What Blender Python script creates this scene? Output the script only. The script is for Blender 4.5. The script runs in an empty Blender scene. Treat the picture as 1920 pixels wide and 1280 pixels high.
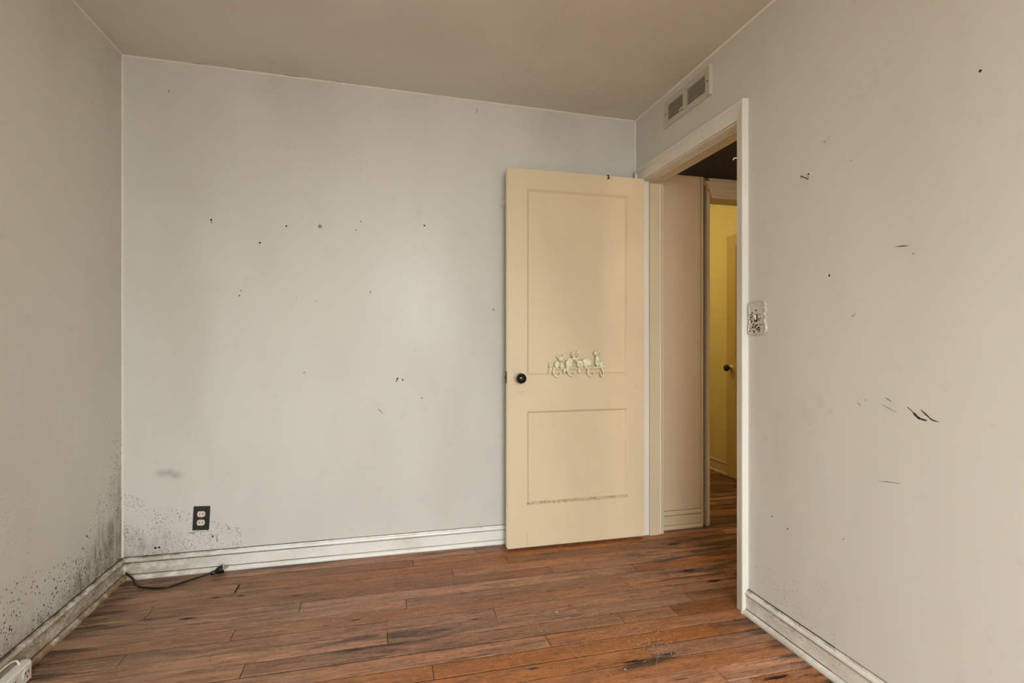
import bpy, bmesh, math, random
from mathutils import Vector, Matrix
random.seed(7)
PI = math.pi
scene = bpy.context.scene
C = scene.collection

# ------------------------------------------------------------------ measures (metres)
XL, XR, YB, YR = -1.183, 1.4555, 2.8118, -2.0     # left / right / back / rear wall planes
WT = 0.115                                          # partition thickness
HX = XR + WT                                        # hall side of the right wall
HALL_C = 2.11                                       # dropped hall ceiling
def ceil_z(x): return 2.44 - 0.0151 * x             # the old ceiling is a little out of level
J1, J2, JH = 1.888, 2.718, 2.035                    # doorway: near jamb, far jamb, head

# ------------------------------------------------------------------ camera
cam = bpy.data.cameras.new('camera'); cam_o = bpy.data.objects.new('camera', cam); C.objects.link(cam_o)
cam.sensor_fit = 'HORIZONTAL'; cam.sensor_width = 36.0
cam.lens = 36.0 * 975.57 / 1920.0
cam.shift_y = 1.48 / 1920.0
cam.clip_start = 0.02
cam_o.location = (0, 0, 1.1097)
cam_o.rotation_euler = (PI / 2, 0, -0.2448)
scene.camera = cam_o

# ------------------------------------------------------------------ world, daylight, exposure
w = bpy.data.worlds.new('overcast_sky'); scene.world = w; w.use_nodes = True
bg = w.node_tree.nodes['Background']; bg.inputs[0].default_value = (0.82, 0.90, 1.0, 1); bg.inputs[1].default_value = 1.0
def area(name, loc, rot, sx, sy, power, col):
    l = bpy.data.lights.new(name, 'AREA'); l.shape = 'RECTANGLE'; l.size = sx; l.size_y = sy
    l.energy = power; l.color = col; l.spread = math.radians(125)
    o = bpy.data.objects.new(name, l); C.objects.link(o); o.location = loc; o.rotation_euler = rot
    return o
LW = (-1.30, -0.25, 0.80, 2.05)    # window in the left wall: y0 y1 z0 z1
RW = (-0.45, 0.95, 0.75, 2.10)     # window in the rear wall: x0 x1 z0 z1
TILT = math.radians(42)            # skylight falls in from above
DAY = (0.88, 0.965, 1.0)
area('daylight_window_left', (XL - 0.20, (LW[0] + LW[1]) / 2, (LW[2] + LW[3]) / 2), (0, -PI / 2 + TILT, 0), LW[3] - LW[2], LW[1] - LW[0], 12, DAY)
area('daylight_window_rear', ((RW[0] + RW[1]) / 2, YR - 0.20, (RW[2] + RW[3]) / 2), (PI / 2 - TILT, 0, 0), RW[1] - RW[0], RW[3] - RW[2], 106, DAY)
cy = scene.cycles
cy.use_light_tree = False
cy.max_bounces = 5; cy.diffuse_bounces = 4; cy.glossy_bounces = 2; cy.transmission_bounces = 2; cy.transparent_max_bounces = 6
cy.caustics_reflective = False; cy.caustics_refractive = False
vs = scene.view_settings
vs.view_transform = 'Standard'; vs.look = 'None'; vs.gamma = 1.0; vs.use_curve_mapping = False
vs.exposure = 0.15
scene.display_settings.display_device = 'sRGB'

# ------------------------------------------------------------------ node helpers
def srgb(r, g, b):
    f = lambda c: (c / 255 / 12.92) if c / 255 <= 0.04045 else ((c / 255 + 0.055) / 1.055) ** 2.4
    return (f(r), f(g), f(b), 1.0)
class NT:
    def __init__(s, name, rough=0.5, spec=0.5, metal=0.0):
        s.m = bpy.data.materials.new(name); s.m.use_nodes = True
        s.t = s.m.node_tree; s.N = s.t.nodes; s.L = s.t.links
        s.b = s.N['Principled BSDF']; s.b.inputs['Roughness'].default_value = rough
        s.b.inputs['Specular IOR Level'].default_value = spec; s.b.inputs['Metallic'].default_value = metal
        s._pos = None
    def put(s, sock, v):
        if isinstance(v, bpy.types.NodeSocket): s.L.new(v, sock)
        elif v is not None: sock.default_value = v
    def pos(s):
        if s._pos is None: s._pos = s.N.new('ShaderNodeNewGeometry').outputs['Position']
        return s._pos
    def xyz(s):
        n = s.N.new('ShaderNodeSeparateXYZ'); s.L.new(s.pos(), n.inputs[0]); return n.outputs
    def math(s, op, a, b=None, c=None, clamp=False):
        n = s.N.new('ShaderNodeMath'); n.operation = op; n.use_clamp = clamp
        s.put(n.inputs[0], a)
        if b is not None: s.put(n.inputs[1], b)
        if c is not None: s.put(n.inputs[2], c)
        return n.outputs[0]
    def vmath(s, op, a, b=None):
        n = s.N.new('ShaderNodeVectorMath'); n.operation = op; s.put(n.inputs[0], a)
        if b is not None: s.put(n.inputs[1], b)
        return n.outputs[1] if op in ('LENGTH', 'DISTANCE') else n.outputs[0]
    def mapping(s, v, scale=(1, 1, 1), rot=(0, 0, 0), loc=(0, 0, 0)):
        n = s.N.new('ShaderNodeMapping'); s.L.new(v, n.inputs[0]); n.inputs['Scale'].default_value = scale
        n.inputs['Rotation'].default_value = rot; n.inputs['Location'].default_value = loc
        return n.outputs[0]
    def noise(s, v, scale, detail=3, rough=0.55, dist=0.0):
        n = s.N.new('ShaderNodeTexNoise'); s.L.new(v, n.inputs['Vector']); n.inputs['Scale'].default_value = scale
        n.inputs['Detail'].default_value = detail; n.inputs['Roughness'].default_value = rough; n.inputs['Distortion'].default_value = dist
        return n.outputs[0]
    def voronoi(s, v, scale, rand=1.0):
        n = s.N.new('ShaderNodeTexVoronoi'); s.L.new(v, n.inputs['Vector']); n.inputs['Scale'].default_value = scale
        n.inputs['Randomness'].default_value = rand
        return n.outputs['Distance'], n.outputs['Color']
    def step(s, v, a, b, lo=0.0, hi=1.0):
        n = s.N.new('ShaderNodeMapRange'); n.interpolation_type = 'SMOOTHSTEP'; s.put(n.inputs[0], v)
        n.inputs[1].default_value = a; n.inputs[2].default_value = b; n.inputs[3].default_value = lo; n.inputs[4].default_value = hi
        return n.outputs[0]
    def mix(s, f, a, b, mode='MIX'):
        n = s.N.new('ShaderNodeMix'); n.data_type = 'RGBA'; n.blend_type = mode
        s.put(n.inputs[0], f); s.put(n.inputs[6], a); s.put(n.inputs[7], b); return n.outputs[2]
    def ramp(s, f, stops):
        n = s.N.new('ShaderNodeValToRGB'); s.L.new(f, n.inputs[0]); e = n.color_ramp.elements
        while len(e) < len(stops): e.new(0.5)
        for i, (p, c) in enumerate(stops): e[i].position = p; e[i].color = c
        return n.outputs[0]
    def bump(s, h, strength=0.2, dist=0.002, normal=None):
        n = s.N.new('ShaderNodeBump'); s.L.new(h, n.inputs['Height']); n.inputs['Strength'].default_value = strength
        n.inputs['Distance'].default_value = dist
        if normal is not None: s.L.new(normal, n.inputs['Normal'])
        return n.outputs[0]
    def out(s, col=None, rough=None, normal=None):
        if col is not None: s.put(s.b.inputs['Base Color'], col)
        if rough is not None: s.put(s.b.inputs['Roughness'], rough)
        if normal is not None: s.put(s.b.inputs['Normal'], normal)
        return s.m
    # flat marks: list of (centre, radii) ellipsoids in world space, soft edge
    def marks(s, items, soft=0.35):
        acc = None
        for c, r in items:
            d = s.vmath('SUBTRACT', s.pos(), c); d = s.vmath('MULTIPLY', d, tuple(1 / k for k in r))
            v = s.step(s.vmath('LENGTH', d), 1.0, 1.0 - soft, 0, 1)
            acc = v if acc is None else s.math('MAXIMUM', acc, v)
        return acc
    # line marks between two world points
    def strokes(s, items):
        acc = None
        for a, b, wd in items:
            a = Vector(a); b = Vector(b); ab = b - a
            d = s.vmath('SUBTRACT', s.pos(), tuple(a))
            n = s.N.new('ShaderNodeVectorMath'); n.operation = 'DOT_PRODUCT'; s.L.new(d, n.inputs[0]); n.inputs[1].default_value = tuple(ab / ab.length_squared)
            t = s.math('MULTIPLY', n.outputs['Value'], 1.0, clamp=True)
            q = s.N.new('ShaderNodeVectorMath'); q.operation = 'SCALE'; q.inputs[0].default_value = tuple(ab); s.L.new(t, q.inputs['Scale'])
            e = s.vmath('LENGTH', s.vmath('SUBTRACT', d, q.outputs[0]))
            v = s.step(e, wd, wd * 0.35, 0, 1)
            acc = v if acc is None else s.math('MAXIMUM', acc, v)
        return acc

# ------------------------------------------------------------------ materials
def plain(name, col, rough=0.45, spec=0.5, metal=0.0, var=0.02):
    n = NT(name, rough, spec, metal)
    f = n.noise(n.pos(), 55, 2)
    dark = tuple(c * (1 - 3 * var) for c in col[:3]) + (1,)
    return n.out(n.mix(n.step(f, 0.35, 0.75), col, dark))

PAINT = srgb(219, 216, 207)
MOULD = srgb(58, 46, 34)
GRIME = srgb(112, 93, 70)
def wall_paint(name, kind):
    n = NT(name, 0.4, 0.5); p = n.pos(); X, Y, Z = n.xyz()
    q = n.mapping(p, (1, 1, 0.42))
    big = n.noise(q, 1.9, 3, 0.5)
    col = n.mix(n.step(big, 0.35, 0.72), PAINT, srgb(207, 203, 193))
    fine = n.noise(p, 14, 5, 0.62)
    col = n.mix(n.math('MULTIPLY', n.step(fine, 0.58, 0.80), 0.14), col, srgb(150, 138, 118))
    if kind in ('left', 'back'):
        wob = n.math('MULTIPLY', n.math('SUBTRACT', n.noise(p, 8, 5, 0.65), 0.5), 1.3)
        streak = n.step(n.noise(n.mapping(p, (1, 1, 0.34)), 34, 4, 0.65), 0.38, 0.66)
        if kind == 'left':
            dy = n.math('SUBTRACT', YB, Y)                                  # 0 in the corner
            lim = n.math('MAXIMUM', n.math('SUBTRACT', 0.66, n.math('MULTIPLY', dy, 1.15)), 0.21)
            rel = n.math('DIVIDE', Z, lim)
            haze = n.step(n.math('ADD', rel, wob), 1.02, 0.25)
            haze = n.math('MULTIPLY', haze, n.step(dy, 1.5, 0.6))
        else:
            dx = n.math('SUBTRACT', X, XL)
            lim = n.math('SUBTRACT', 0.36, n.math('MULTIPLY', dx, 0.45))
            rel = n.math('DIVIDE', Z, n.math('MAXIMUM', lim, 0.05))
            haze = n.math('MULTIPLY', n.step(n.math('ADD', rel, wob), 0.95, 0.2), n.step(dx, 0.42, 0.02, 0, 0.7))
            sm = n.math('MULTIPLY', n.marks([((-.965, YB, .470), (.055, .1, .035)), ((-1.0, YB, .485), (.07, .1, .03))], 1.0), n.step(fine, 0.3, 0.6))
            col = n.mix(n.math('MULTIPLY', sm, 0.5), col, srgb(120, 110, 98))
        haze = n.math('MULTIPLY', haze, n.math('ADD', 0.30, n.math('MULTIPLY', streak, 0.52)))
        col = n.mix(haze, col, GRIME)
    rg = n.step(n.noise(n.mapping(q, loc=(4, 2, 1)), 2.0, 2), 0.35, 0.70, 0.42, 0.58)
    return n.out(col, rg, n.bump(big, 0.45, 0.02))

def trim_paint():
    n = NT('trim_paint', 0.36, 0.5); p = n.pos(); X, Y, Z = n.xyz()
    col = n.mix(n.step(n.noise(p, 6, 4), 0.4, 0.8), srgb(240, 237, 229), srgb(222, 216, 202))
    # grime that builds up from the mouldy left corner, and a little on the right skirting
    near = n.step(X, XL + 0.72, XL + 0.0)
    nl = n.step(X, XL + 0.07, XL + 0.035)
    right = n.math('MULTIPLY', n.math('MULTIPLY', n.step(X, XR - 0.06, XR - 0.02), n.step(Y, 1.05, 1.6)), n.math('MULTIPLY', n.step(Y, 1.86, 1.83), 0.42))
    low = n.step(Z, 0.13, 0.10)
    zone = n.math('MULTIPLY', n.math('MAXIMUM', n.math('MAXIMUM', n.math('MULTIPLY', near, 0.8), nl), right), low)
    g = n.step(n.noise(n.mapping(p, (1, 1, 1.6)), 15, 6, 0.72), 0.28, 0.60)
    col = n.mix(n.math('MULTIPLY', n.math('MULTIPLY', zone, g), 0.85), col, srgb(146, 122, 86))
    rust = n.math('MULTIPLY', n.math('MULTIPLY', nl, n.step(Z, 0.030, 0.018)), n.step(n.noise(p, 21, 4), 0.42, 0.6))
    col = n.mix(n.math('MULTIPLY', rust, 0.8), col, srgb(140, 98, 48))
    # dirt lodged in the groove under the cap moulding and on its top edge
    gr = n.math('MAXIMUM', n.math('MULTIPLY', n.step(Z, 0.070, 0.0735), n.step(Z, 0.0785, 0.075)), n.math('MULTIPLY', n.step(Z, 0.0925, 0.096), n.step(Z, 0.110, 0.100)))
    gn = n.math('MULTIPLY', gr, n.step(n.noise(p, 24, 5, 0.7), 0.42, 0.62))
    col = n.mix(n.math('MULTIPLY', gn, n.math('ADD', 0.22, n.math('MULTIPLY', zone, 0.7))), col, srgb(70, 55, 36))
    return n.out(col)

def cream_paint(name, col, chips=True):
    n = NT(name, 0.42, 0.45); p = n.pos()
    c = n.mix(n.step(n.noise(n.mapping(p, (1, 1, .5)), 2.2, 3), 0.35, 0.75), col, tuple(k * 0.90 for k in col[:3]) + (1,))
    d, cc = n.voronoi(p, 34); se = n.N.new('ShaderNodeSeparateColor'); n.L.new(cc, se.inputs[0])
    c = n.mix(n.math('MULTIPLY', n.math('MULTIPLY', n.math('LESS_THAN', se.outputs[0], 0.07), n.step(d, 0.085, 0.04)), 0.5), c, srgb(120, 96, 64))
    if chips:
        X, Y, Z = n.xyz()
        ledge = n.math('MULTIPLY', n.math('MULTIPLY', n.step(Z, 0.2365, 0.238), n.step(Z, 0.2535, 0.2515)), n.step(n.noise(p, 60, 4, 0.7), 0.42, 0.62, 0.30, 1.0))
        ledge = n.math('MULTIPLY', ledge, n.step(Y, 2.6808, 2.6822))
        c = n.mix(n.math('MULTIPLY', ledge, 0.62), c, srgb(126, 106, 68))
        c = n.mix(n.math('MULTIPLY', n.strokes([((.70, 2.68, .845), (.716, 2.68, .843), .002), ((.726, 2.68, .845), (.735, 2.68, .846), .002), ((.72, 2.68, .833), (.727, 2.68, .833), .002), ((.752, 2.68, .022), (.752, 2.68, .10), .0012), ((1.39, 2.68, .87), (1.40, 2.68, .84), .0012)]), 0.5), c, srgb(130, 105, 75))
    return n.out(c)

def ceiling_paint():
    n = NT('ceiling_paint', 0.55, 0.35); p = n.pos(); X, Y, Z = n.xyz()
    col = n.mix(n.step(n.noise(p, 1.4, 3), 0.35, 0.7), srgb(222, 219, 206), srgb(212, 208, 194))
    # plaster crack
    cr = n.strokes([((.720, 1.0, 2.43), (.712, 1.70, 2.43), .0016), ((.712, 1.70, 2.43), (.702, 1.98, 2.43), .0014), ((.692, 1.99, 2.43), (.694, 2.20, 2.43), .0010), ((.694, 2.20, 2.43), (.688, 2.50, 2.43), .0014)])
    col = n.mix(n.math('MULTIPLY', cr, 0.40), col, srgb(110, 98, 80))
    # open dark gap along the back wall here and there
    g = n.math('MULTIPLY', n.step(Y, YB - 0.013, YB - 0.008), n.step(n.noise(n.mapping(p, (1, 0, 0)), 5.5, 3, 0.6), 0.52, 0.57))
    col = n.mix(n.math('MULTIPLY', n.math('MULTIPLY', g, n.step(X, 0.35, 0.1)), 0.85), col, srgb(45, 38, 28))
    return n.out(col)

def floor_wood():
    n = NT('oak_floor', 0.42, 0.4); p = n.pos(); X, Y, Z = n.xyz()
    rnd = n.N.new('ShaderNodeObjectInfo').outputs['Random']
    sh = n.N.new('ShaderNodeCombineXYZ'); n.L.new(n.math('MULTIPLY', rnd, 37.0), sh.inputs[0]); n.L.new(n.math('MULTIPLY', rnd, 19.0), sh.inputs[2])
    q = n.vmath('ADD', p, sh.outputs[0])
    grain = n.noise(n.mapping(q, (4.2, 38, 1)), 1.0, 6, 0.74, 0.9)
    fineg = n.noise(n.mapping(q, (26, 210, 1)), 1.0, 3, 0.65)
    mot = n.noise(n.mapping(p, (1, 1.5, 1)), 42, 5, 0.72)
    big = n.noise(n.mapping(p, (1, 2.2, 1)), 2.3, 5, 0.64)
    st = n.noise(n.mapping(p, (2.4, 22, 1), loc=(2.7, 1.2, 0)), 1.0, 5, 0.70, 0.4)
    col = n.ramp(grain, [(0.25, srgb(92, 58, 38)), (0.43, srgb(148, 98, 66)), (0.58, srgb(182, 118, 76)), (0.78, srgb(222, 150, 98))])
    col = n.mix(n.step(rnd, 0.0, 1.0, 0.0, 0.85), col, n.mix(0.55, col, srgb(112, 72, 50)))
    col = n.mix(n.step(fineg, 0.52, 0.70, 0, 0.65), col, srgb(66, 44, 32))
    hs = n.N.new('ShaderNodeHueSaturation'); n.L.new(col, hs.inputs['Color'])
    r2 = n.math('FRACT', n.math('MULTIPLY', rnd, 7.31)); n.L.new(n.step(r2, 0.0, 1.0, 0.90, 1.42), hs.inputs['Value']); n.L.new(n.step(rnd, 0.0, 1.0, 0.85, 1.12), hs.inputs['Saturation'])
    col = hs.outputs['Color']
    col = n.mix(n.step(mot, 0.50, 0.70, 0, 0.42), col, srgb(84, 58, 42))
    col = n.mix(n.step(mot, 0.46, 0.30, 0, 0.40), col, srgb(206, 160, 122))
    # greyed, dry zone to the left
    wob = n.math('MULTIPLY', n.math('SUBTRACT', big, 0.5), 1.4)
    gl = n.step(n.math('ADD', X, wob), 0.25, -0.95, 0, 0.55)
    col = n.mix(gl, col, n.mix(n.step(grain, .35, .7), srgb(104, 82, 62), srgb(164, 135, 106)))
    # worn grey dust bloom
    col = n.mix(n.step(big, 0.52, 0.74, 0, 0.45), col, srgb(172, 144, 121))
    # dark old stain in streaks along the boards, thickest in the doorway
    dd = n.vmath('LENGTH', n.vmath('MULTIPLY', n.vmath('SUBTRACT', p, (1.62, 2.42, 0)), (1.5, 1.7, 0)))
    door = n.step(dd, 1.25, 0.10, 0.0, 0.13)
    d2 = n.vmath('LENGTH', n.vmath('MULTIPLY', n.vmath('SUBTRACT', p, (.02, 2.0, 0)), (3.2, 11, 0)))
    door = n.math('MAXIMUM', door, n.step(d2, 1.3, 0.2, 0.0, 0.16))
    d3 = n.vmath('LENGTH', n.vmath('MULTIPLY', n.vmath('SUBTRACT', p, (.9, 1.645, 0)), (4.5, 30, 0)))
    door = n.math('MAXIMUM', door, n.step(d3, 1.3, 0.2, 0.0, 0.20))
    ed = n.math('MAXIMUM', n.step(Y, YB - 0.16, YB - 0.02), n.math('MAXIMUM', n.step(X, XL + 0.26, XL + 0.03), n.math('MULTIPLY', n.step(X, XR - 0.14, XR - 0.03), n.step(Y, 1.85, 1.8))))
    hall = n.step(X, XR - 0.05, XR + 0.35, 0, 0.04)
    amt = n.math('ADD', n.math('ADD', st, n.math('MAXIMUM', door, n.math('MULTIPLY', ed, 0.15))), hall)
    col = n.mix(n.step(amt, 0.555, 0.74, 0, 0.82), col, srgb(44, 32, 25))
    sp = n.step(n.noise(n.mapping(p, (1, 1.6, 1)), 170, 3, 0.75), 0.575, 0.69, 0, 0.60)
    col = n.mix(sp, col, srgb(204, 178, 152))
    col = n.mix(n.step(Z, -0.0016, -0.0028, 0, 0.92), col, srgb(30, 22, 17))      # dirt packed between the boards
    rg = n.step(big, 0.3, 0.75, 0.38, 0.60)
    return n.out(col, rg, n.bump(grain, 0.25, 0.002))

M = {
    'wall_left': wall_paint('wall_paint_left', 'left'), 'wall_back': wall_paint('wall_paint_back', 'back'),
    'wall_right': wall_paint('wall_paint_right', 'right'), 'wall': wall_paint('wall_paint', 'none'),
    'trim': trim_paint(), 'ceiling': ceiling_paint(), 'floor': floor_wood(),
    'door': cream_paint('door_cream_paint', srgb(229, 209, 173)),
    'frame': cream_paint('frame_paint', srgb(234, 230, 220), False),
    'hall': cream_paint('hall_paint', srgb(222, 202, 172), False),
    'hall_trim': cream_paint('hall_trim_paint', srgb(214, 198, 166), False),
    'yellow': cream_paint('yellow_lit_wall', srgb(228, 211, 146), False),  # pale wall with the bulb's yellow light put into its colour
    'bead': plain('bead_paint', srgb(238, 232, 220), 0.4),
    'shade_ceiling': plain('hall_ceiling_shade', srgb(46, 36, 26), 0.7),  # the unlit look of the hall ceiling is put into its colour
    'subfloor': plain('subfloor_dark', srgb(24, 18, 14), 0.9),
    'black': plain('black_plastic', srgb(20, 19, 18), 0.3),
    'blackplate': plain('black_plate_plastic', srgb(44, 43, 42), 0.35),
    'blackknob': plain('black_knob_enamel', srgb(14, 13, 12), 0.12),
    'ivory': plain('ivory_plastic', srgb(228, 218, 200), 0.35),
    'white': plain('white_plastic', srgb(232, 228, 220), 0.35),
    'slot': plain('slot_dark', srgb(16, 12, 10), 0.8),
    'steel': plain('steel', srgb(120, 116, 108), 0.35, metal=0.9),
    'darksteel': plain('dark_steel', srgb(52, 48, 42), 0.45, metal=0.6),
    'vent': plain('vent_enamel', srgb(204, 196, 180), 0.4),
    'ventdark': plain('duct_dark', srgb(58, 50, 40), 0.8),
    'brassy': plain('rosette_metal', srgb(212, 198, 170), 0.3, metal=0.3),
    'chip': plain('plaster_chip', srgb(214, 204, 190), 0.8),
    'plate': plain('porcelain_plate', srgb(206, 198, 184), 0.25),
    'prong': plain('plug_prong', srgb(190, 180, 160), 0.3, metal=0.8),
}
def rack_mat():
    n = NT('painted_cast_metal', 0.34, 0.5); p = n.pos()
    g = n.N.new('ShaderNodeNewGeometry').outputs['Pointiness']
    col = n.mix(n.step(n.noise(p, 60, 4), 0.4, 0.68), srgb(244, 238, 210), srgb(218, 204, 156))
    col = n.mix(n.step(g, 0.495, 0.44), col, srgb(44, 33, 18))  # dark wash in the creases paints in the shading of the figures
    return n.out(col, None, n.bump(n.noise(p, 260, 3), 0.25, 0.002))
M['rack'] = rack_mat()
def glass_mat():
    m = bpy.data.materials.new('window_glass'); m.use_nodes = True; t = m.node_tree; t.nodes.clear()
    o = t.nodes.new('ShaderNodeOutputMaterial'); mx = t.nodes.new('ShaderNodeMixShader'); tr = t.nodes.new('ShaderNodeBsdfTransparent'); gl = t.nodes.new('ShaderNodeBsdfGlossy')
    gl.inputs['Roughness'].default_value = 0.02; mx.inputs[0].default_value = 0.06
    t.links.new(tr.outputs[0], mx.inputs[1]); t.links.new(gl.outputs[0], mx.inputs[2]); t.links.new(mx.outputs[0], o.inputs[0])
    return m
M['glass'] = glass_mat()
def emit_mat(name, col, s):
    m = bpy.data.materials.new(name); m.use_nodes = True; b = m.node_tree.nodes['Principled BSDF']
    b.inputs['Base Color'].default_value = col; b.inputs['Emission Color'].default_value = col; b.inputs['Emission Strength'].default_value = s
    return m

# ------------------------------------------------------------------ mesh helpers
def obj(name, bm, mat, parent=None, smooth=False):
    me = bpy.data.meshes.new(name)
    bmesh.ops.recalc_face_normals(bm, faces=bm.faces)
    if smooth:
        for f in bm.faces: f.smooth = True
    bm.to_mesh(me); bm.free(); me.materials.append(M[mat] if isinstance(mat, str) else mat)
    o = bpy.data.objects.new(name, me); C.objects.link(o)
    if parent is not None: o.parent = parent
    return o
def empty(name, parent=None, loc=(0, 0, 0)):
    o = bpy.data.objects.new(name, None); C.objects.link(o); o.location = loc; o.empty_display_size = 0.05
    if parent is not None: o.parent = parent
    return o
def tag(o, label=None, cat=None, group=None, kind=None):
    if label: o['label'] = label
    if cat: o['category'] = cat
    if group: o['group'] = group
    if kind: o['kind'] = kind
    return o
def box(bm, x0, x1, y0, y1, z0, z1, bev=0.0):
    v = [bm.verts.new((x, y, z)) for x in (x0, x1) for y in (y0, y1) for z in (z0, z1)]
    F = [bm.faces.new([v[i] for i in q]) for q in ((0, 1, 3, 2), (4, 6, 7, 5), (0, 4, 5, 1), (2, 3, 7, 6), (0, 2, 6, 4), (1, 5, 7, 3))]
    if bev > 0:
        E = set(e for f in F for e in f.edges)
        bmesh.ops.bevel(bm, geom=list(E), offset=bev, segments=2, profile=0.6, affect='EDGES')
    return bm
def B(*a, **k): return box(bmesh.new(), *a, **k)
def poly_prism(bm, pts, vec):
    a = [bm.verts.new(p) for p in pts]; b = [bm.verts.new(Vector(p) + Vector(vec)) for p in pts]
    n = len(pts)
    f1 = bm.faces.new(a); f2 = bm.faces.new(list(reversed(b)))
    for i in range(n): bm.faces.new((a[i], b[i], b[(i + 1) % n], a[(i + 1) % n]))
    return bm
def sweep(bm, prof, f0, f1):
    """prof: list of (d, z); f0, f1 map (d, z) to a point at either end (mitred moulding)"""
    a = [bm.verts.new(f0(*q)) for q in prof]; b = [bm.verts.new(f1(*q)) for q in prof]; n = len(prof)
    for i in range(n): bm.faces.new((a[i], b[i], b[(i + 1) % n], a[(i + 1) % n]))
    bm.faces.new(a); bm.faces.new(list(reversed(b)))
    return bm
def tube(bm, pts, r, seg=8, cap=True):
    pts = [Vector(p) for p in pts]; rings = []
    rr = r if isinstance(r, (list, tuple)) else [r] * len(pts)
    up = Vector((0.13, 0.31, 0.94)).normalized()
    for i, p in enumerate(pts):
        t = (pts[min(i + 1, len(pts) - 1)] - pts[max(i - 1, 0)]).normalized()
        s = t.cross(up)
        if s.length < 1e-4: s = t.cross(Vector((1, 0, 0)))
        s.normalize(); u = s.cross(t).normalized()
        rings.append([bm.verts.new(p + (s * math.cos(2 * PI * k / seg) + u * math.sin(2 * PI * k / seg)) * rr[i]) for k in range(seg)])
    for a, b in zip(rings, rings[1:]):
        for k in range(seg): bm.faces.new((a[k], a[(k + 1) % seg], b[(k + 1) % seg], b[k]))
    if cap: bm.faces.new(rings[0]); bm.faces.new(list(reversed(rings[-1])))
    return bm
def smooth_path(pts, n=6):
    P = [Vector(p) for p in pts]; out = []
    for i in range(len(P) - 1):
        a, b, c, d = P[max(i - 1, 0)], P[i], P[i + 1], P[min(i + 2, len(P) - 1)]
        for k in range(n):
            t = k / n
            out.append(0.5 * ((2 * b) + (c - a) * t + (2 * a - 5 * b + 4 * c - d) * t * t + (3 * b - a - 3 * c + d) * t ** 3))
    return out + [P[-1]]
def lathe(bm, prof, origin, axis, seg=24):
    """prof: (radius, distance along axis)"""
    ax = Vector(axis).normalized(); s = ax.cross(Vector((0, 0, 1)))
    if s.length < 1e-4: s = Vector((1, 0, 0))
    s.normalize(); u = s.cross(ax); o = Vector(origin); rings = []
    for r, h in prof:
        rings.append([bm.verts.new(o + ax * h + (s * math.cos(2 * PI * k / seg) + u * math.sin(2 * PI * k / seg)) * max(r, 1e-5)) for k in range(seg)])
    for a, b in zip(rings, rings[1:]):
        for k in range(seg): bm.faces.new((a[k], a[(k + 1) % seg], b[(k + 1) % seg], b[k]))
    bm.faces.new(rings[0]); bm.faces.new(list(reversed(rings[-1])))
    return bm
def ellipsoid(bm, c, r, rot=0.0, seg=14):
    m = Matrix.Translation(c) @ Matrix.Rotation(rot, 4, 'Y') @ Matrix.Diagonal((r[0], r[1], r[2], 1))
    bmesh.ops.create_uvsphere(bm, u_segments=seg, v_segments=seg // 2 + 2, radius=1.0, matrix=m)
    return bm

# ================================================================== THE SETTING
# ---- floor: dark subfloor with every board laid on it
floor = tag(obj('floor', B(XL - 0.1, 4.0, YR - 0.1, 5.4, -0.06, -0.0195), 'subfloor'), kind='structure')
PW, GAP = 0.0815, 0.0030
def plank_mesh(L, gap):
    bm = B(0, L, gap / 2, PW - gap / 2, -0.019, 0.0)
    top = [e for e in bm.edges if all(abs(v.co.z) < 1e-6 for v in e.verts)]
    bmesh.ops.bevel(bm, geom=top, offset=0.0010, segments=1, affect='EDGES')
    return bm
mesh_cache = {}
def lay(x0, x1, y, dz, gap=GAP):
    L = (round(x1 - x0, 4), gap)
    if L not in mesh_cache:
        o = obj('floor_plank', plank_mesh(*L), 'floor', floor); mesh_cache[L] = o.data
    else:
        o = bpy.data.objects.new('floor_plank', mesh_cache[L]); C.objects.link(o); o.parent = floor
    o.location = (x0, y, dz)
joints = {2.621: [.152], 2.5395: [-.637, .62], 2.458: [.33], 2.3765: [-.926, .80], 2.295: [-.333, 1.21], 2.2135: [.10, 1.33], 2.132: [-.55, 1.098, 1.60], 2.0505: [-.882, .45],
          1.969: [.02, 1.30], 1.8875: [-.458, .935, 1.173], 1.806: [-.75, .60], 1.7245: [.167, 1.25], 1.643: [-.62, .93], 1.5615: [.30], 1.480: [-.2, 1.1]}
k = 0
rows = [2.621 - i * PW for i in range(-20, 57)]
for y in rows:
    hallx = 1.62 + random.choice([0.12, 0.32, 0.5, 0.75])
    key = next((q for q in joints if abs(q - y) < 0.005), None)
    if y > YB - 0.01:                       # rooms beyond only
        xs = [1.30, 2.05 + random.random() * 0.5, 3.1]
    elif y < 1.30:
        xs = [XL, -0.2 + random.random() * 0.9, 3.1] if y > 0 else [XL, random.choice([0.2, 0.5]), XR + 0.05]
    else:
        js = joints[key] if key else [-0.4 + random.random(), 0.7 + random.random() * 0.5]
        xs = [XL] + sorted(js) + [hallx, 3.1]
        xs = [xs[0]] + [b for a, b in zip(xs, xs[1:]) if b - a > 0.14]
    gap = {2.458: .0062, 2.295: .0058, 2.621: .005, 1.8875: .005, 1.643: .0055}.get(key, random.choice([.0026, .0034, .0048]))
    for a, b in zip(xs, xs[1:]):
        g = 0.0055 if (key in (2.5395,) and abs(a + .637) < .01) else 0.0010
        lay(round(a + g, 4), round(b - 0.0010, 4), y - 0.0, random.uniform(-0.0010, 0.0), gap)

# ---- ceiling (slightly out of level) and walls
bm = bmesh.new()
pts = [(XL - .1, YR - .1, ceil_z(XL - .1)), (XR + .0, YR - .1, ceil_z(XR)), (XR + .0, YB + .0, ceil_z(XR)), (XL - .1, YB + .0, ceil_z(XL - .1))]
poly_prism(bm, pts, (0, 0, 0.08))
tag(obj('ceiling', bm, 'ceiling'), kind='structure')
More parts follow.
